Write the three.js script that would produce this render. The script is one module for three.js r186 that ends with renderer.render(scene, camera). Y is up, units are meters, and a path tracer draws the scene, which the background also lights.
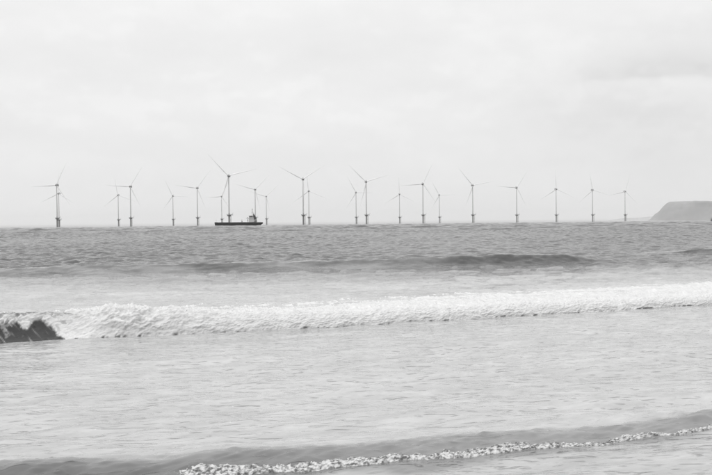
import * as THREE from 'three';
import { ImprovedNoise } from 'three/addons/math/ImprovedNoise.js';
import { mergeGeometries } from 'three/addons/utils/BufferGeometryUtils.js';

const R = Math.PI / 180, EARTH = 12.74e6;               // twice the radius of the earth, metres
const perlin = new ImprovedNoise();
const N = (x, y, z = 0) => perlin.noise(x + 37.3, y + 11.7, z + 5.1);
const clamp = (v, a = 0, b = 1) => Math.min(b, Math.max(a, v));
const smooth = (a, b, v) => { const t = clamp((v - a) / (b - a)); return t * t * (3 - 2 * t); };
const mix = (a, b, t) => a + (b - a) * t;
let seed = 7;
const rnd = () => { seed = (seed * 1664525 + 1013904223) >>> 0; return seed / 4294967296; };

/* ------------------------------------------------ camera, sky, sun, exposure */
const EYE = 2.5;
const scene = new THREE.Scene();
const camera = new THREE.PerspectiveCamera(29.56, 1024 / 683, 0.1, 20000);
camera.position.set(0, EYE, 0);
camera.rotation.set(-0.936 * R, 0, -0.58 * R);
const renderer = new THREE.WebGLRenderer({ antialias: true });
renderer.setSize(1024, 683);
renderer.toneMapping = THREE.LinearToneMapping;
renderer.toneMappingExposure = 1;
renderer.shadowMap.enabled = true;

// a bright, nearly even overcast: grey air and thin streaks of stratus, one thicker bank to the east
function skyValue(az, el) {                              // degrees; az clockwise from the view direction
  const ca = Math.cos(az * R), sa = Math.sin(az * R);
  let v = mix(0.81, 0.875, smooth(0, 14, el)) + 1.05 * smooth(11, 72, el);
  v += -0.022 * sa * Math.exp(-((el / 9) ** 2)) * 1.3;
  let st = 0, a = 1, f = 1;
  for (let k = 0; k < 5; k++) { st += a * N(ca * 5 * f + k * 9, el * 0.26 * f, sa * 5 * f); a *= 0.55; f *= 2; }
  v += 0.040 * st * (0.35 + 0.65 * smooth(1, 8, el));
  let cu = 0; a = 1; f = 1;
  for (let k = 0; k < 5; k++) { cu += a * N(ca * 13 * f, el * 0.42 * f + k * 7, sa * 13 * f); a *= 0.55; f *= 2; }
  const bankW = smooth(11.5, 20, az + 1.5 * cu) * (1 - smooth(60, 90, az));
  const e = el - (8.55 + 0.35 * cu + 0.03 * (az - 15));
  const up = e > 0 ? Math.exp(-((e / 2.1) ** 2)) : Math.exp(-((e / 0.22) ** 2));
  let puff = 0; a = 1; f = 1;
  for (let k = 0; k < 5; k++) { puff += a * N(ca * 24 * f + 3, el * 0.75 * f + k * 5, sa * 24 * f); a *= 0.55; f *= 2; }
  v -= bankW * 0.11 * up * (0.8 + 0.5 * cu) + 0.032 * smooth(6, 14, az) * (1 - smooth(60, 95, az)) * smooth(-0.1, 0.5, puff + 0.5 * cu) * Math.exp(-(((el - 8) / 4.5) ** 2));
  v += 0.022 * smooth(0.15, 0.6, puff + 0.6 * st) * Math.exp(-(((el - 9) / 6) ** 2));
  v += bankW * 0.03 * Math.exp(-(((e + 0.75) / 0.4) ** 2));
  v -= 0.025 * smooth(8, 20, az) * (1 - smooth(60, 95, az)) * Math.exp(-(((el - 5.5) / 3.2) ** 2)) * (0.8 + 0.9 * cu);
  v += 0.04 * cu * smooth(-2, 12, az) * (1 - smooth(60, 95, az)) * Math.exp(-(((el - 9) / 4) ** 2));
  return v;
}
{
  const W = 3072, H = 1536, data = new Float32Array(W * H * 4);
  for (let j = 0; j < H; j++) for (let i = 0; i < W; i++) {
    const el = ((j + 0.5) / H - 0.5) * 180, lon = ((i + 0.5) / W - 0.5) * 360;
    const az = ((lon + 90 + 540) % 360) - 180;
    const v = el < 0 ? 0.5 : (el > 40 && (i & 3)) ? data[(j * W + i - 1) * 4] : skyValue(az, el), o = (j * W + i) * 4;
    data[o] = data[o + 1] = data[o + 2] = v; data[o + 3] = 1;
  }
  const t = new THREE.DataTexture(data, W, H, THREE.RGBAFormat, THREE.FloatType);
  t.mapping = THREE.EquirectangularReflectionMapping; t.magFilter = t.minFilter = THREE.LinearFilter; t.needsUpdate = true;
  scene.background = t; scene.environment = t;
}
const sun = new THREE.DirectionalLight(new THREE.Color(1, 0.995, 0.985), 1.3);
sun.position.set(-45, 52, 55); sun.target.position.set(0, 0, -20);
sun.castShadow = true; sun.shadow.radius = 30;
Object.assign(sun.shadow.camera, { left: -60, right: 60, top: 60, bottom: -60, near: 1, far: 400 });
scene.add(sun, sun.target);
scene.fog = new THREE.FogExp2(new THREE.Color(0.9, 0.9, 0.9), 5e-5);

/* ------------------------------------------------ helpers */
const used = {};
function numbered(name) { const n = used[name] = (used[name] ?? -1) + 1; return n ? name + '_' + String(n).padStart(3, '0') : name; }
function tag(o, label, category, group, kind) {
  o.userData.label = label;
  if (category) o.userData.category = category;
  if (group) o.userData.group = group;
  if (kind) o.userData.kind = kind;
  return o;
}
function base(name, p, turn = 0) { const g = new THREE.Group(); g.name = numbered(name); g.position.set(...p); g.rotation.y = turn; scene.add(g); return g; }
function put(name, geometry, material, parent = scene) {
  const m = new THREE.Mesh(geometry, material); m.name = parent === scene ? numbered(name) : name;
  m.castShadow = m.receiveShadow = true; parent.add(m); return m;
}
const merge = (list) => mergeGeometries(list.map((g) => (g.index ? g.toNonIndexed() : g)).map((g) => { g.deleteAttribute('uv'); return g; }));
function box(w, h, d, x = 0, y = 0, z = 0) { return new THREE.BoxGeometry(w, h, d).translate(x, y, z); }
function bar(a, b, r, r2 = r, n = 8) {
  const A = new THREE.Vector3(...a), B = new THREE.Vector3(...b), v = B.clone().sub(A);
  return new THREE.CylinderGeometry(r2, r, v.length(), n).applyQuaternion(new THREE.Quaternion().setFromUnitVectors(new THREE.Vector3(0, 1, 0), v.clone().normalize())).translate(...A.add(B).multiplyScalar(0.5).toArray());
}
const grey = (v, rough = 0.6, extra = {}) => new THREE.MeshStandardMaterial({ color: new THREE.Color(v, v, v), roughness: rough, ...extra });
// a grid of nu x nv points; at(i, j, out) writes x, y, z; keep(a) drops hidden points' triangles
function grid(nu, nv, at, color, hide, uvScale) {
  const pos = new Float32Array(nu * nv * 3), col = color ? new Float32Array(nu * nv * 3) : null, out = [0, 0, 0];
  for (let j = 0; j < nv; j++) for (let i = 0; i < nu; i++) { at(i, j, out); pos.set(out, (j * nu + i) * 3); }
  const g = new THREE.BufferGeometry(); g.setAttribute('position', new THREE.BufferAttribute(pos, 3));
  const idx = new Uint32Array((nu - 1) * (nv - 1) * 6); let n = 0;
  for (let j = 0; j < nv - 1; j++) for (let i = 0; i < nu - 1; i++) {
    const a = j * nu + i, b = a + 1, c = a + nu, d = c + 1;
    if (hide && hide[a] && hide[b] && hide[c] && hide[d]) continue;
    idx[n++] = a; idx[n++] = b; idx[n++] = d; idx[n++] = a; idx[n++] = d; idx[n++] = c;
  }
  g.setIndex(new THREE.BufferAttribute(idx.slice(0, n), 1));
  if (color) { for (let k = 0; k < nu * nv; k++) { const v = color(k % nu, (k / nu) | 0); col[3 * k] = col[3 * k + 1] = col[3 * k + 2] = v; } g.setAttribute('color', new THREE.BufferAttribute(col, 3)); }
  if (uvScale) { const uv = new Float32Array(nu * nv * 2); for (let k = 0; k < nu * nv; k++) { uv[2 * k] = pos[3 * k] / uvScale; uv[2 * k + 1] = pos[3 * k + 2] / uvScale; } g.setAttribute('uv', new THREE.BufferAttribute(uv, 2)); }
  g.computeVertexNormals();
  return g;
}

/* ------------------------------------------------ the sea */
// trains of small waves: [kx, kd, phase, amplitude, wavelength]
function trains(n, lo, hi, slope, spread, heading) {
  const list = [];
  for (let i = 0; i < n; i++) {
    const L = lo * (hi / lo) ** ((i + rnd()) / n), k = 2 * Math.PI / L, a = (heading + (rnd() + rnd() - 1) * spread) * R;
    list.push([k * Math.sin(a), k * Math.cos(a), rnd() * 6.283, slope * Math.sqrt(2 / n) / k, L / Math.abs(Math.cos(a))]);
  }
  return list;
}
const CHOP = trains(60, 0.35, 2.6, 0.30, 84, -10), FAR = trains(30, 5, 22, 0.17, 80, -5), RIPPLE = trains(40, 0.22, 2.0, 0.125, 50, -17);
function sum(list, x, d, step) {
  let h = 0;
  for (const [kx, kd, p, a, L] of list) {
    const w = clamp((L / step - 1.2) / 1.6); if (w <= 0) continue;
    const s = Math.sin(kx * x + kd * d + p); h += w * a * (s + 0.28 * (s * s - 0.5));
  }
  return h;
}
function chop(x, d, step = 0.02) {
  const off = smooth(26, 54, d + 0.1 * x);
  let h = 0;
  if (off < 1) {
    h += (1 - off) * sum(RIPPLE, x, d, step) * (0.6 + 0.6 * clamp(0.5 + 1.2 * N(x * 0.16, d * 0.3, 3)));
  }
  if (d > 110) h += smooth(110, 420, d) * sum(FAR, x, d, step);
  if (off > 0) h += off * sum(CHOP, x, d, step) * (0.75 + 0.5 * N(x * 0.02, d * 0.012, 8));
  return h;
}
const toeMain = (x) => 21.85 + (x < 0 ? 0.40 * x + 0.008 * x * x : 0.44 * x) + 0.14 * N(x * 0.55, 1) + 0.05 * N(x * 2.3, 4);
const toeShore = (x) => 9.15 + 0.27 * x + 0.022 * x * x + 0.10 * N(x * 0.8, 2) + 0.05 * N(x * 2.7, 6);
// how much thin foam film floats on the water: lace and streaks drawn out along the crests
function film(x, d) {
  const u = x + 0.1 * d, v = d - 0.36 * x;
  const big = 0.7 * N(u * 0.22, v * 0.55, 1) + 0.7 * N(u * 0.8, v * 1.5, 2) + 0.5 * N(u * 2.1, v * 3.2, 8);
  const fine = N(u * 1.3, v * 4.5, 3) + 0.6 * N(u * 3.5, v * 11, 4) + 0.4 * N(u * 8, v * 22, 9);
  const s = d - toeMain(x);
  let level = -0.06;                                          // between the shore ripple and the breaker
  if (s > 0) level = mix(-0.10, 0.85, clamp(1 - s / (7 + 3.5 * smooth(-3, 8, x))) * smooth(-8, 1, x)) - 0.55 * smooth(13, 24, s);
  if (d < toeShore(x)) level = -0.15;
  const w = 0.6;
  return smooth(-w, w, level + mix(0.13, 0.30, smooth(0, 4, s)) * big + 0.22 * fine);
}
const TILE = 4, WATER = 0.03, CLOUDY = 0.265, FILM = 0.50;              // open water, water stirred up inshore, foam film
// face shade of the small shore wave, painted as a darker band of colour
function shadeBand(x, d) { const s = d - toeShore(x) + 0.25 * N(x * 0.9, d * 1.2, 3) + 0.12 * N(x * 3, d * 5, 6); return smooth(-0.35, -0.05, s) * (1 - smooth(0.35, 0.95 - 0.35 * smooth(0, 4, x), s)); }
function tone(x, d) {
  if (d > 60) return WATER;
  const c = d < 13 ? shadeBand(x, d) : 0;
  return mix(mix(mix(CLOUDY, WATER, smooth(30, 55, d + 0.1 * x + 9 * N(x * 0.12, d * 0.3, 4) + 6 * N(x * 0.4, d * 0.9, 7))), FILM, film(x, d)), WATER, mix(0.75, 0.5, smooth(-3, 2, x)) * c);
}
{
  const part = (d0, d1, nu, next, sink) => {
    const rows = []; let d = d0; while (d < d1) { rows.push(d); d += next(d); } rows.push(d1);
    const X = (i, j) => (i / (nu - 1) - 0.5) * 1.02 * (rows[j] + 3);
    return grid(nu, rows.length, (i, j, o) => {
      const dd = rows[j], x = X(i, j), step = j ? rows[j] - rows[j - 1] : 0.01;
      o[0] = x; o[2] = -dd; o[1] = chop(x, dd, Math.max(0.03, step)) - (dd * dd + x * x) / EARTH - (j ? 0 : sink);
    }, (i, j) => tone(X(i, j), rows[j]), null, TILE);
  };
  const near = part(6.4, 300, 800, (d) => Math.min(0.9 * d * d / (EYE * 1294), d < 48 ? 0.7 : 0.28 + Math.max(0, d - 110) * 0.0022), 0);
  const far = part(299.3, 10500, 520, (d) => 0.75 + (Math.min(d, 2500) - 300) * 0.0062 + Math.max(0, d - 2500) * 0.06, 0.3);
  // very fine ripples as relief in the surface: a small tile, short steep wavelets standing out of finer ones
  const S = 1024, tile = new Float32Array(S * S * 4);
  const rays = (n, lo, hi, spread) => Array.from({ length: n }, () => { const f = lo * (hi / lo) ** rnd(), a = 0.25 + (rnd() + rnd() - 1) * spread; return [Math.round(f * Math.sin(a)), Math.round(f * Math.cos(a)), rnd() * 6.283]; });
  const field = (list, i, j) => { let r = 0; for (const [a, b, p] of list) r += Math.sin(6.28318 * (a * i + b * j) / S + p); return r / Math.sqrt(list.length / 2); };
  const crest = rays(30, 16, 36, 0.5), where = rays(24, 14, 34, 1.0), fine = rays(24, 26, 70, 0.8);
  for (let j = 0; j < S; j++) for (let i = 0; i < S; i++) {
    const q = field(crest, i, j), r = field(where, i, j), ridge = Math.max(0, 1 - Math.abs(q) / 0.9), v = (0.0016 * q + 0.0013 * field(fine, i, j) + 0.030 * ridge * ridge * (3 - 2 * ridge) * smooth(0.5, 1.7, r)) / 0.03 + 0.3, o = (j * S + i) * 4;
    tile[o] = tile[o + 1] = tile[o + 2] = v; tile[o + 3] = 1;
  }
  var fineRelief = new THREE.DataTexture(tile, S, S, THREE.RGBAFormat, THREE.FloatType);
  fineRelief.wrapS = fineRelief.wrapT = THREE.RepeatWrapping; fineRelief.magFilter = THREE.LinearFilter; fineRelief.needsUpdate = true;
  var waterMaterial = new THREE.MeshPhysicalMaterial({ color: 0xffffff, vertexColors: true, roughness: 0.07, ior: 1.333, bumpMap: fineRelief, bumpScale: 0.03 });
  var waveMaterial = waterMaterial.clone(); waveMaterial.bumpScale = 0.010;
  tag(put('sea', mergeGeometries([near, far]), waterMaterial), 'grey choppy sea running out to the horizon', null, null, 'structure');
}

/* ---- a wave that stands up: a profile carried along its toe line. f 0..1 is the face, g 0..1 the back */
function profile(w) {                                         // w: {toe, A, width, curl, convex, back, nx}
  return (x, u, o) => {
    const A = w.A(x), k = w.curl(x), c = w.convex(x), W = w.width(x);
    let s, y;
    if (u < 0.5) {
      const f = u / 0.5, sc = W * Math.sin(Math.PI * f * k), yc = A * (1 - Math.cos(Math.PI * f)) / 2;
      const sv = W * (1 - Math.cos(Math.PI * f / 2)), yv = A * Math.sin(Math.PI * f / 2);
      s = mix(sc, sv, c); y = mix(yc, yv, c) - 0.035 * (1 - smooth(0, 0.12, f));
    } else {
      const g = (u - 0.5) / 0.5, gg = g * g * 0.75 + g * 0.25, s0 = mix(W * Math.sin(Math.PI * k), W, c);
      s = s0 + w.back * gg; y = A * (Math.exp(-4.2 * gg * (0.3 + gg)) - 0.015 * 0) - (A * 0.0045 + 0.05) * smooth(0.45, 1, gg);
    }
    const d = w.toe(x) + s * 0.93, xx = x - s * w.nx;
    o[0] = xx; o[1] = y - (d * d + xx * xx) / EARTH; o[2] = -d; o[3] = s; o[4] = y / Math.max(A, 1e-3);
  };
}
function ripples(w, x, d, u) {                                // the small waves that ride on it
  return chop(x, d, w.step) * w.ripple + (w.crinkle ? sum(w.crinkle, x, d, 0.01) * smooth(0, 0.15, u) * (0.7 + 0.6 * N(x * 1.1, -d * 2, 4)) : 0);
}
function wavePatch(name, label, w, x0, x1, nx, nu, color) {
  const P = profile(w), o5 = [0, 0, 0, 0, 0], xs = (i) => mix(x0, x1, i / (nx - 1)), us = (j) => j / (nu - 1);
  const g = grid(nx, nu, (i, j, o) => {
    P(xs(i), us(j), o5); o[0] = o5[0]; o[2] = o5[2];
    o[1] = o5[1] + ripples(w, o5[0], -o5[2], us(j));
  }, (i, j) => { P(xs(i), us(j), o5); return color(o5[0], -o5[2], xs(i), us(j), o5); }, null, TILE);
  return tag(put(name, g, waveMaterial), label, null, null, 'structure');
}
// foam lying on such a wave: thick(x, u, s, rise) in metres, below zero where there is none
function foamOn(parent, name, label, w, x0, x1, nx, u0, u1, nu, thick, tone) {
  const P = profile(w), a = [0, 0, 0, 0, 0], b = [0, 0, 0, 0, 0], c = [0, 0, 0, 0, 0], hide = new Uint8Array(nx * nu);
  const xs = (i) => mix(x0, x1, i / (nx - 1)), us = (j) => mix(u0, u1, j / (nu - 1));
  const A = new THREE.Vector3(), B = new THREE.Vector3();
  const g = grid(nx, nu, (i, j, o) => {
    const x = xs(i), u = us(j), e = 0.012;
    P(x, u, a); P(x, Math.min(u + e, 1), b); P(x, Math.max(u - e, 0), c);
    B.set(b[0] - c[0], b[1] - c[1], b[2] - c[2]); A.set(0.93, 0, -0.36);
    B.cross(A).negate().normalize();
    if (B.z < -0.2 && u < 0.4) B.negate();
    const t = thick(x, u, a[3], a[4], a), k = j * nx + i;
    if (t < -0.004) hide[k] = 1;
    const q = Math.max(t, -0.02);
    o[0] = a[0] + B.x * q; o[1] = a[1] + B.y * q + ripples(w, a[0], -a[2], u); o[2] = a[2] + B.z * q;
  }, tone ? (i, j) => tone(xs(i), us(j)) : null, hide);
  for (let k = 0; k < 1; k++) hide[k] = 0;
  const m = put(name, g, tone ? foamTinted : foamMaterial, parent);
  return tag(m, label, null, null, 'stuff');
}
const foamMaterial = grey(0.55, 0.95), foamTinted = new THREE.MeshStandardMaterial({ color: 0xffffff, vertexColors: true, roughness: 0.9 });
const billow = (x, y, z, oct, f) => { let h = 0, a = 1; for (let k = 0; k < oct; k++) { h += a * (0.5 - Math.abs(N(x * f, y * f, z * f + 3 * k))) ; a *= 0.52; f *= 2.07; } return h; };

/* ---- the breaker across the middle */
const MAIN = {
  toe: toeMain, nx: 0.37, back: 9, step: 0.1, ripple: 0.6,
  A: (x) => mix(mix(0.60, 0.33, smooth(-5.4, -1.5, x)), 0.21, smooth(-1, 9, x)) * (1 + (0.16 * N(x * 0.9, 7) + 0.16 * N(x * 2.6, 2)) * smooth(-6, -4.5, x)),
  width: (x) => mix(0.42, 0.34, smooth(-7, -5, x)),
  curl: (x) => mix(0.57, 0.52, smooth(-6.9, -5.4, x)),
  convex: (x) => smooth(-6.3, -5.3, x),
};
// how far the torn lip covers the hollow face at its left end: 0 clear dark water, 1 white
function veil(x, u, s, rise) {
  const lace = N(x * 5, rise * 3.2 - x * 1.3, 8) + 0.7 * N(x * 12, rise * 7 - x * 3, 3) + 0.5 * N(x * 27, rise * 14 - x * 8, 5);
  if (u > 0.5) return clamp(0.75 + 0.5 * lace - 0.16 * s + 0.3 * N(x * 1.5, s * 4, 2) - 0.8 * Math.exp(-(((x + 7.25) / 0.17) ** 2)) * smooth(0.6, 0.1, s));
  let low = x < -6.98 ? 0.74 + 0.12 * N(x * 3.5, 2) - 0.16 * smooth(-7.45, -7.8, x) : mix(0.76, -0.14, clamp((x + 6.98 + 0.04 * lace) / 0.60) ** 1.7);
  low -= 0.36 * Math.exp(-(((x + 7.2 - 0.10 * (1 - rise) + 0.05 * lace) / (0.10 + 0.08 * rise)) ** 2));                  // one tongue of foam hangs down
  const flow = N(x * 9 + rise * 4.5, rise * 1.3, 3) + 0.6 * N(x * 21 + rise * 9, rise * 3, 6);   // threads drawn up the face
  const gap = 0.45 * Math.exp(-(((x + 7.27) / 0.12) ** 2) - (((rise - 0.9) / 0.06) ** 2));
  return clamp(smooth(low - 0.06, low + 0.10, rise + 0.055 * lace) * (0.85 + 0.28 * lace) + 0.4 * smooth(0.25, 0.7, flow) * smooth(-6.4, -6.8, x) + 0.03 * lace + 0.30 * smooth(0.1, 0.7, lace + 0.5 * flow) * smooth(-7.05, -7.4, x) - gap);
}
const breaker = wavePatch('breaking_wave', 'long wave breaking across the middle, dark hollow face at its end', MAIN, -10.5, 17, 1300, 100,
  (X, d, x, u, o) => mix(mix(WATER, FILM, veil(x, u, o[3], o[4])), tone(X, d), Math.max(smooth(-6.1, -5.5, x), smooth(0.6, 0.75, u))));
function mainFoam(x, u, s, rise) {
  const b = billow(x * 0.9, s * 1.1 + rise * 0.5, rise * 0.6, 5, 3.2) - 0.62;       // cauliflower lumps
  const streak = N(x * 1.1 - s * 0.3, s * 2.6, 2) + 0.6 * N(x * 3.4, s * 7, 5) + 0.4 * N(x * 9, s * 16, 1);
  const roll = smooth(-6.15, -5.5, x);
  // rolling white water: thick in front, thinning into streaks behind the crest
  const reach = mix(1.8, 6.0, smooth(-5, 5, x));
  const grain = N(x * 17, rise * 11 + s * 14, 6) + 0.7 * N(x * 37, rise * 24 + s * 30, 2);
  let t = 0.06 + 0.045 * b + 0.015 * streak + 0.016 * grain;
  if (u > 0.5) t = Math.min(t, 0.05 + 0.06 * b + 0.012 * grain) + mix(0.015, -0.06, clamp((s - 0.3) / reach)) + (0.065 * streak + 0.05 * N(x * 0.5 - s * 0.2, s * 1.1, 9) + 0.022 * grain) * smooth(0.05, 0.8, s);
  t += 0.10 * smooth(-5.9, -5.3, x) * (1 - smooth(-5.0, -3.8, x)) * smooth(0.15, 0.6, rise) * (0.6 + b);
  t -= 0.10 * smooth(0.09, 0.0, rise) * smooth(0.15, 0.5, N(x * 0.9, 3.3) + 0.5 * N(x * 6, 8) + 0.4 * N(x * 15, 2)) * (u < 0.5 ? 1 : 0);
  if (roll >= 1) return t;
  // left of it: the lip comes over as a torn veil, the hollow stays dark
  const c = veil(x, u, s, rise), lace = N(x * 7, rise * 4 + s * 5, 8) + 0.7 * N(x * 17, rise * 9 + s * 12, 3);
  const v = 0.04 * smooth(-6.5, -6.1, x) + 0.06 * (c - 0.72) + 0.02 * lace + 0.012 * grain * c;
  return mix(v, t, roll);
}
foamOn(breaker, 'foam', 'white foam rolling along the breaking wave', MAIN, -10.4, 16.5, 1350, 0.0, 0.93, 120, mainFoam,
  (x, u) => 0.525 + 0.07 * N(x * 6, u * 30, 2) + 0.06 * N(x * 17, u * 70, 4) + 0.05 * N(x * 36, u * 150, 6));

/* ---- the small ripple running up at the shore */
const SHORE = {
  toe: toeShore, crinkle: trains(40, 0.06, 0.3, 0.36, 55, -15), nx: 0.26, back: 1.6, step: 0.03, ripple: 1.2,
  A: (x) => 0.125 * (1 + 0.15 * N(x * 0.9, 5)) * mix(1.0, 0.8, smooth(-1, 4, x)),
  width: (x) => mix(0.5, 0.3, smooth(-1, 4, x)), curl: () => 0.5, convex: (x) => 0.15 + 0.25 * smooth(-2, 0, x),
};
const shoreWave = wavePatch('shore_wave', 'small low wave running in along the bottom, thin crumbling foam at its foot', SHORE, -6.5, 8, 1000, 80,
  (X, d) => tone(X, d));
foamOn(shoreWave, 'foam', 'thin crumbling line of foam along the small wave', SHORE, -3.2, 7.6, 1300, 0.0, 0.42, 50, (x, u, s, rise) => {
  const b = billow(x * 1.0, s * 1.2, rise * 0.5, 3, 26) - 0.62, top = 0.42 + 0.14 * N(x * 1.5, 4) + 0.12 * N(x * 5, 1) + 0.1 * N(x * 14, 6);
  const gaps = 0.3 * N(x * 6, rise * 3 + s * 5, 3) + N(x * 24, rise * 10 + s * 14, 7) + 0.9 * N(x * 55, rise * 20 + s * 28, 2);
  return 0.013 + 0.009 * b + 0.014 * gaps - 0.07 * smooth(top - 0.2, top + 0.15, rise) - 0.12 * smooth(-1.5, -2.6, x);
}, (x, u) => 0.08 + 0.44 * smooth(-0.55, 0.45, N(x * 21, u * 40, 3) + 0.8 * N(x * 48, u * 90, 5) + 0.4 * N(x * 5, u * 10, 1)));

/* ---- two unbroken swells farther out */
const swell = (t0, slope, A, w) => ({ toe: (x) => t0 + slope * x + 0.5 * N(x * 0.15, 3), crinkle: trains(30, 0.35, 1.2, 0.13, 75, -12), nx: slope * 0.9, back: 9, step: 0.2, ripple: 0.5, A, width: () => w, curl: () => 0.5, convex: () => 0.12 });
wavePatch('swell_wave', 'smooth unbroken swell with a darker face beyond the breaker', swell(48.6, 0.17, (x) => (0.40 * smooth(-25, -14, x) + 0.18 * Math.exp(-(((x - 9) / 7.5) ** 2))) * smooth(18, 11.5, x) * (1 + 0.10 * N(x * 0.4, 2) + 0.05 * N(x * 1.3, 5) + 0.05 * N(x * 3.4, 8)) - 0.02, 1.7), -26, 20, 700, 64,
  (X, d) => tone(X, d));
wavePatch('swell_wave', 'short swell rising beside the end of the longer one', swell(59, 0.17, (x) => 0.46 * Math.exp(-(((x - 28) / 4.5) ** 2)) - 0.03, 2.2), 19, 40, 240, 40,
  (X, d) => tone(X, d));

// drops thrown up over the crest
{
  const n = 3600, mesh = new THREE.InstancedMesh(new THREE.IcosahedronGeometry(1, 0), foamMaterial, n), M = new THREE.Matrix4(), o = [0, 0, 0, 0, 0], P = profile(MAIN);
  for (let i = 0; i < n; i++) {
    const near = rnd() < 0.5, puff = !near && rnd() < 0.5, x = puff ? -1.9 + 1.6 * (rnd() + rnd() + rnd() - 1.5) : near ? mix(-6.6, -3.4, rnd()) : mix(-9, 12, rnd()), u = mix(0.28, 0.60, rnd());
    P(x, u, o); const up = 0.03 + 0.15 * rnd() ** 3 * (near ? 1.4 : puff ? 3.2 : 0.5), r = 0.002 + 0.008 * rnd() ** 3;
    M.makeScale(r, r, r).setPosition(o[0] + (rnd() - 0.5) * 0.1, o[1] + up, o[2] + (rnd() - 0.3) * 0.15); mesh.setMatrixAt(i, M);
  }
  mesh.name = 'spray'; tag(mesh, 'fine white spray thrown up over the breaking crest', null, null, 'stuff'); scene.add(mesh);
}

/* ------------------------------------------------ headland and the low coast behind it */
function coast(name, label, pts, depth, thick, tone) {       // pts: [x, height] along the skyline, at a given distance
  const nx = 260, nv = 40, x0 = pts[0][0], x1 = pts[pts.length - 1][0];
  const top = (x) => { let k = 0; while (k < pts.length - 2 && x > pts[k + 1][0]) k++; return mix(pts[k][1], pts[k + 1][1], clamp((x - pts[k][0]) / (pts[k + 1][0] - pts[k][0]))); };
  const g = grid(nx, nv, (i, j, o) => {
    const x = mix(x0, x1, i / (nx - 1)), t = j / (nv - 1), h = Math.max(0, top(x) + 3 * N(x * 0.01, 4) + 1.2 * N(x * 0.04, 7)) * clamp((i + 1) / 4);
    const f = smooth(0, 0.34, t) * (1 + 0.06 * N(x * 0.02, t * 6)), back = thick * Math.max(0, t - 0.3) + 90 * smooth(0, 0.34, t) * (1 + 0.6 * N(x * 0.006, t * 2, 2));
    o[0] = x + 0.36 * back; o[2] = -depth - back; o[1] = -8 + (h + 8) * Math.min(1, f) * (1 - 0.2 * smooth(0.5, 1, t)) - (depth * depth) / EARTH;
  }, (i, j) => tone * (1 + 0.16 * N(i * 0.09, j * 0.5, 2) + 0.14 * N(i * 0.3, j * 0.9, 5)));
  return tag(put(name, g, new THREE.MeshStandardMaterial({ color: 0xffffff, vertexColors: true, roughness: 1 })), label, null, null, 'structure');
}
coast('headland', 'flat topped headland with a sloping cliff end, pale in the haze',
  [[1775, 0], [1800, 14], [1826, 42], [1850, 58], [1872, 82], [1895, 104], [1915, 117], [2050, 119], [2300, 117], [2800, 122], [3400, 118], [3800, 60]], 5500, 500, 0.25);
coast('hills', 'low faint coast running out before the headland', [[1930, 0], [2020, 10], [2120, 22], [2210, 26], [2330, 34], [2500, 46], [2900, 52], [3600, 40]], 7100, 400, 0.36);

/* ------------------------------------------------ wind turbines */
const mat = { tower: grey(0.45, 0.5), blade: grey(0.68, 0.5), nacelle: grey(0.26, 0.5), steel: grey(0.10, 0.7), pile: grey(0.18, 0.7), rail: grey(0.09, 0.7) };
function bladeGeometry() {                                     // along +y from the hub, flat side towards the front
  const L = 45, S = 22, K = 12, pos = [], idx = [];
  for (let j = 0; j <= S; j++) {
    const r = j / S, root = smooth(0.16, 0.0, r), chord = mix(mix(0.9, 2.0, smooth(0.0, 0.2, r)) , 0.3, smooth(0.2, 1.02, r) ** 0.8), th = mix(0.16 * chord, 0.95, root) + 0.05, tw = (14 * (1 - r) ** 2 + 3) * R;
    for (let k = 0; k < K; k++) {
      const a = k / K * 2 * Math.PI; let x = Math.cos(a) * Math.max(chord, 1.9 * root) / 2 - chord * 0.2 * (1 - root), z = Math.sin(a) * th * (0.75 + 0.25 * Math.cos(a));
      pos.push(x * Math.cos(tw) - z * Math.sin(tw), 1.2 + r * L, x * Math.sin(tw) + z * Math.cos(tw) + 1.2 * r * r);
    }
  }
  for (let j = 0; j < S; j++) for (let k = 0; k < K; k++) { const a = j * K + k, b = j * K + (k + 1) % K, c = a + K, d = b + K; idx.push(a, b, d, a, d, c); }
  const e = S * K; for (let k = 1; k < K - 1; k++) idx.push(e, e + k, e + k + 1);
  const g = new THREE.BufferGeometry(); g.setAttribute('position', new THREE.Float32BufferAttribute(pos, 3)); g.setIndex(idx); g.computeVertexNormals(); return g;
}
const BLADE = bladeGeometry();
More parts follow.
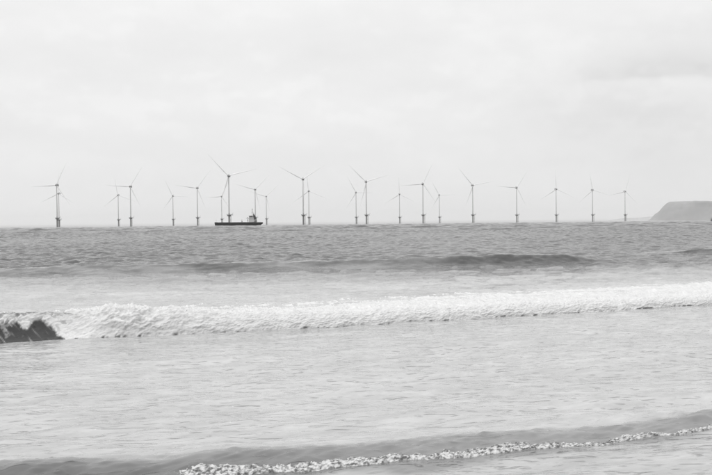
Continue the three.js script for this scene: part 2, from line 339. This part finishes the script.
function makeTurbine() {
  const t = base('wind_turbine', [0, 0, 0]);
  put('monopile', new THREE.CylinderGeometry(1.35, 1.35, 19, 28).translate(0, 7.5, 0), mat.pile, t);
  const p = put('platform', merge([new THREE.CylinderGeometry(4.3, 4.3, 0.5, 28).translate(0.5, 17.2, 0), new THREE.CylinderGeometry(2.6, 3.2, 1.6, 24).translate(0, 16.15, 0), box(2.6, 0.4, 3, 5.4, 17.2, 0)]), mat.steel, t);
  const rails = [];
  for (const y of [17.98, 18.55]) rails.push(new THREE.TorusGeometry(4.2, 0.07, 6, 40).rotateX(Math.PI / 2).translate(0.5, y, 0));
  for (let k = 0; k < 18; k++) { const a = k / 18 * 2 * Math.PI; rails.push(bar([0.5 + 4.2 * Math.cos(a), 17.4, 4.2 * Math.sin(a)], [0.5 + 4.2 * Math.cos(a), 18.6, 4.2 * Math.sin(a)], 0.06, 0.06, 5)); }
  put('railing', merge(rails), mat.rail, p);
  put('crane', merge([bar([5.6, 17.4, 0.9], [5.6, 20.2, 0.9], 0.16), bar([5.6, 20.1, 0.9], [7.4, 20.7, 0.9], 0.12), bar([7.3, 20.7, 0.9], [7.3, 19.3, 0.9], 0.04)]), mat.rail, p);
  const l = [bar([2.2, -2, 2.3], [2.2, 17.2, 2.3], 0.18), bar([3.6, -2, 2.3], [3.6, 17.2, 2.3], 0.18)];
  for (let y = -1; y < 17; y += 0.7) l.push(bar([2.2, y, 2.3], [3.6, y, 2.3], 0.05, 0.05, 5));
  for (const y of [2, 9, 15]) l.push(bar([1.6, y, 1.4], [2.9, y, 2.3], 0.12));
  put('boat_landing', merge(l), mat.steel, t);
  const pts = []; for (let k = 0; k <= 16; k++) { const f = k / 16; pts.push(new THREE.Vector2(mix(1.18, 0.72, f), mix(17, 78.4, f))); if (k === 5 || k === 11) pts.push(new THREE.Vector2(mix(1.18, 0.72, f) + 0.05, mix(17, 78.4, f) + 0.02), new THREE.Vector2(mix(1.18, 0.72, f) + 0.05, mix(17, 78.4, f) + 0.35), new THREE.Vector2(mix(1.18, 0.72, f), mix(17, 78.4, f) + 0.37)); }
  const tw = put('tower', new THREE.LatheGeometry(pts, 28), mat.tower, t);
  put('door', box(1.0, 2.2, 0.12, 0, 18.9, 1.17), mat.steel, tw);
  // nacelle: a rounded long body behind the rotor
  const sh = new THREE.Shape(); sh.moveTo(-1.7, -1.4); sh.quadraticCurveTo(-1.9, 0.3, -1.5, 1.5); sh.quadraticCurveTo(0, 2.2, 1.5, 1.5); sh.quadraticCurveTo(1.9, 0.3, 1.7, -1.4); sh.quadraticCurveTo(0, -1.9, -1.7, -1.4);
  const n = put('nacelle', new THREE.ExtrudeGeometry(sh, { depth: 9.2, bevelEnabled: true, bevelSize: 0.35, bevelThickness: 0.5, bevelSegments: 3, curveSegments: 8 }).translate(0, 80, -7.4), mat.nacelle, t);
  put('wind_vane', merge([bar([0.6, 81.8, -6.4], [0.6, 83.6, -6.4], 0.07), bar([-0.6, 81.8, -6.4], [-0.6, 83.6, -6.4], 0.07), bar([-1, 83.2, -6.4], [1, 83.2, -6.4], 0.06)]), mat.rail, n);
  const hp = []; for (let k = 0; k <= 12; k++) { const f = k / 12; hp.push(new THREE.Vector2(1.65 * Math.sqrt(Math.max(0, 1 - f * f)), f * 2.3)); }
  const rotor = put('rotor', merge([new THREE.LatheGeometry(hp, 24).rotateX(Math.PI / 2).translate(0, 0, 0.5), new THREE.CylinderGeometry(1.65, 1.65, 1.4, 24).rotateX(Math.PI / 2).translate(0, 0, -0.2)]), mat.nacelle, t);
  rotor.position.set(0, 80, 3.6);
  for (let k = 0; k < 3; k++) { const b = put('blade', BLADE, mat.blade, rotor); b.rotation.z = k * 2 * Math.PI / 3 - Math.PI / 2; }
  return t;
}
const G = 'three bladed wind turbines standing offshore';
const turbine = makeTurbine();
// x, z, turn of the rotor (degrees from level, anticlockwise), label
const SPOTS = [
  [-203, -1443, 13, 'tallest wind turbine, rising straight behind the hull of the dark ship'],
  [-567, -1709, -56, 'leftmost tall wind turbine with one blade held level'],
  [-709, -2151, -33, 'faint wind turbine half hidden just behind the leftmost tower'],
  [-608, -2306, -21, 'small faint wind turbine, third along the horizon counting from the left'],
  [-451, -1804, 57, 'taller of the pair of wind turbines nearest the leftmost pair'],
  [-488, -2405, -5, 'small wind turbine, fifth along the horizon counting from the left'],
  [-336, -1911, 52, 'mid sized wind turbine, sixth along the horizon counting from the left'],
  [-372, -2499, -56, 'small faint wind turbine behind the bow of the dark ship'],
  [-226, -2026, 44, 'wind turbine rising behind the bridge and funnel of the dark ship'],
  [-253, -2549, 43, 'small faint wind turbine just clear of the dark ship\'s stern'],
  [-92, -1578, 32, 'tall wind turbine beyond the dark ship\'s stern, two blades raised as a V'],
  [-112, -2153, -24, 'shorter wind turbine close beside the tall one with a raised V of blades'],
  [1, -2284, -2, 'shorter wind turbine just left of the tall one at mid horizon'],
  [20, -1698, 16, 'tall wind turbine at mid horizon with a blade raised far up to the left'],
  [120, -2464, -28, 'short wind turbine, one blade straight up, beside a tall one right of mid horizon'],
  [136, -1820, -56, 'tall wind turbine between two short faint ones, one blade level to the left'],
  [239, -2572, -1, 'shortest faint wind turbine, sixth along the horizon counting from the right'],
  [249, -1915, 10, 'tall wind turbine, fifth from the right after the short faint one'],
  [369, -2064, 56, 'wind turbine standing fourth from the right, a blade level to the left'],
  [487, -2187, -27, 'wind turbine standing third from the right, a blade straight up'],
  [599, -2277, -19, 'wind turbine standing second from the right, left of the low coast'],
  [724, -2420, -46, 'rightmost wind turbine, in front of the low faint coast beside the headland'],
];
SPOTS.forEach(([x, z, turn, label], i) => {
  const t = i ? turbine.clone() : turbine;
  if (i) { t.name = numbered('wind_turbine'); scene.add(t); }
  t.position.set(x, -(x * x + z * z) / EARTH, z); t.rotation.y = 2 * R;
  t.children.find((c) => c.name === 'rotor').rotation.z = turn * R;
  t.userData = {}; tag(t, label, 'wind turbine', G);
});

/* ------------------------------------------------ the ship: bow to the left, house and funnel aft */
{
  const D = 1330, s = base('cargo_ship', [-173.2, -(D * D) / EARTH - 0.2, -D], 0.02);
  tag(s, 'low dark cargo ship with pale bridge house and dark funnel at its stern', 'ship');
  const hullM = new THREE.MeshPhysicalMaterial({ color: new THREE.Color(0.006, 0.006, 0.006), roughness: 0.95, specularIntensity: 0.2 }), white = grey(0.40, 0.6), dark = grey(0.02, 0.8), mid = grey(0.14, 0.7);
  const L = 71, stations = 44, ring = 14;
  const sheer = (f) => 5.15 + 0.55 * smooth(0.09, 0.05, f) - 0.25 * smooth(0.1, 0.3, f) * smooth(0.95, 0.6, f);
  const half = (f) => 6.2 * Math.min(1, Math.sqrt(clamp(f / 0.16)) * 1.0) * (1 - 0.28 * smooth(0.86, 1, f));
  const at = (i, j, o) => {
    const f = i / (stations - 1), side = j / (ring - 1) * 2 - 1, v = 1 - Math.abs(side);     // v 0 at the deck edge, 1 at the keel
    const depth = sheer(f) - v * (sheer(f) + 2.5), stern = 5.2 * smooth(0.9, 1.0, f) * smooth(3.6, -0.5, depth), bow = 0.7 * smooth(0.03, 0, f) * smooth(5, 0, depth);
    o[0] = -L / 2 + f * L - stern + bow; o[1] = depth; o[2] = Math.sign(side) * half(f) * (v > 0.85 ? (1 - v) / 0.15 : 1) * (1 - 0.15 * v);
  };
  const hull = put('hull', grid(stations, ring, at), hullM, s);
  hull.material.side = THREE.DoubleSide;
  const tr = new THREE.Shape(); tr.moveTo(-4.4, 5.1); tr.lineTo(4.4, 5.1); tr.lineTo(4, 2); tr.lineTo(2.5, 0.5); tr.lineTo(-2.5, 0.5); tr.lineTo(-4, 2);
  put('transom', new THREE.ExtrudeGeometry(tr, { depth: 0.3, bevelEnabled: false }).rotateY(Math.PI / 2).translate(L / 2 - 3.2, 0, 0), hullM, s);
  const dk = new THREE.Shape(); for (let k = 0; k <= 40; k++) dk.lineTo(-L / 2 + k / 40 * (L - 0.4), half(k / 40)); for (let k = 40; k >= 0; k--) dk.lineTo(-L / 2 + k / 40 * (L - 0.4), -half(k / 40));
  put('deck', new THREE.ExtrudeGeometry(dk, { depth: 0.15, bevelEnabled: false }).rotateX(-Math.PI / 2).translate(0, 4.45, 0), mid, s);
  for (let k = 0; k < 4; k++) put('hatch_cover', box(9.2, 0.9, 8, -24 + k * 10.2, 5.0, 0), grey(0.06, 0.6), s);
  put('bulwark', merge([box(58, 0.35, 0.15, -3, 5.2, 6.22), box(58, 0.35, 0.15, -3, 5.2, -6.22)]), hullM, s);
  const house = put('bridge_house', merge([box(8.5, 2.7, 10.4, 19.5, 5.95, 0), box(7.2, 2.6, 9.4, 19.2, 8.6, 0), box(5.4, 2.4, 9.8, 18.6, 11.1, 0), box(6.2, 0.2, 11.4, 18.5, 12.4, 0)]), white, s);
  for (let k = 0; k < 5; k++) put('window', box(0.8, 1.1, 0.12, 16.7 + k * 0.95, 11.3, 4.92), dark, house);
  for (let k = 0; k < 6; k++) put('window', box(0.5, 0.55, 0.12, 16.4 + k * 1.15, 8.8, 4.72), dark, house);
  const fs = new THREE.Shape(); fs.moveTo(22.6, 7.2); fs.lineTo(26.4, 7.2); fs.lineTo(25.9, 9.6); fs.lineTo(24.0, 12.6); fs.lineTo(22.4, 14.6); fs.lineTo(21.8, 13.8);
  const fun = put('funnel', new THREE.ExtrudeGeometry(fs, { depth: 3, bevelEnabled: true, bevelSize: 0.15, bevelThickness: 0.15, bevelSegments: 2 }).translate(0, 0, -1.5), dark, s);
  put('exhaust_pipe', merge([bar([22.6, 14, 0.5], [22.3, 15.9, 0.5], 0.3), bar([22.6, 14, -0.5], [22.3, 15.6, -0.5], 0.25)]), dark, fun);
  put('casing', box(4.6, 2.6, 6.5, 24.6, 5.9, 0), grey(0.25, 0.6), s);
  const mast = put('mast', merge([bar([20.4, 12.4, 0], [20.4, 21, 0], 0.26, 0.12), bar([18.9, 16.4, 0], [21.9, 16.4, 0], 0.1), bar([19.4, 18.6, 0], [21.4, 18.6, 0], 0.08), bar([19.3, 12.4, 0], [20.4, 17, 0], 0.1)]), mid, s);
  put('radar', merge([box(2.2, 0.3, 0.3, 20.4, 19.6, 0.3), box(1.6, 0.25, 0.3, 20.3, 17.3, 0.4)]), dark, mast);
  put('deck_crane', merge([bar([13.5, 5, 2], [13.5, 10.8, 2], 0.4, 0.3), bar([13.5, 10.6, 2], [17.0, 8.0, 2], 0.25), bar([13.5, 10.6, 2], [11.6, 9.2, 2], 0.2), box(1.2, 1, 1.2, 13.5, 7.5, 2)]), mid, s);
  put('vent_post', merge([bar([5.0, 4.6, 1], [5.0, 9.4, 1], 0.35, 0.25), box(1.4, 0.9, 1.2, 5.2, 6.4, 1), bar([3.8, 6.2, 1], [6.4, 6.2, 1], 0.15)]), mid, s);
  put('foremast', merge([bar([-33, 5.6, 0], [-33, 9.6, 0], 0.14, 0.08), bar([-33.5, 8.8, 0], [-32.5, 8.8, 0], 0.06)]), mid, s);
  for (const o of s.children) if (['bridge_house', 'funnel', 'mast', 'deck_crane', 'casing'].includes(o.name)) { o.scale.y = 1.3; o.position.y = -1.38; }
  put('lifeboat', new THREE.SphereGeometry(1, 14, 10).scale(2.4, 0.9, 1.0).translate(24.8, 8.2, 4.4), grey(0.3, 0.5), s);
  put('railing', merge([...Array(14)].map((_, k) => bar([22 + k * 0.9, 4.6, 5.4 - k * 0.05], [22 + k * 0.9, 5.9, 5.4 - k * 0.05], 0.04, 0.04, 5)).concat([bar([22, 5.9, 5.4], [33.7, 5.9, 4.75], 0.04, 0.04, 5)])), mid, s);
}

/* ------------------------------------------------ a buoy at the right-hand edge */
{
  const D = 800, X = 316, b = base('navigation_buoy', [X, -(D * D + X * X) / EARTH, -D]);
  tag(b, 'small dark navigation buoy on the water in front of the headland', 'buoy');
  const m = grey(0.03, 0.5);
  put('float', new THREE.LatheGeometry([[0.01, -0.4], [1.0, -0.3], [1.15, 0.1], [1.1, 0.5], [0.6, 0.75], [0.01, 0.8]].map((p) => new THREE.Vector2(...p)), 20), m, b);
  const legs = []; for (let k = 0; k < 4; k++) { const a = k * Math.PI / 2 + 0.6; legs.push(bar([0.7 * Math.cos(a), 0.6, 0.7 * Math.sin(a)], [0.3 * Math.cos(a), 2.7, 0.3 * Math.sin(a)], 0.08)); }
  legs.push(new THREE.CylinderGeometry(0.45, 0.6, 1.2, 12).translate(0, 1.7, 0), new THREE.CylinderGeometry(0.45, 0.45, 0.1, 12).translate(0, 2.7, 0));
  put('cage', merge(legs), m, b);
  put('lantern', new THREE.CylinderGeometry(0.18, 0.2, 0.5, 12).translate(0, 3.0, 0), m, b);
  put('topmark', new THREE.ConeGeometry(0.4, 0.7, 12).translate(0, 3.7, 0), m, b);
}

renderer.render(scene, camera);
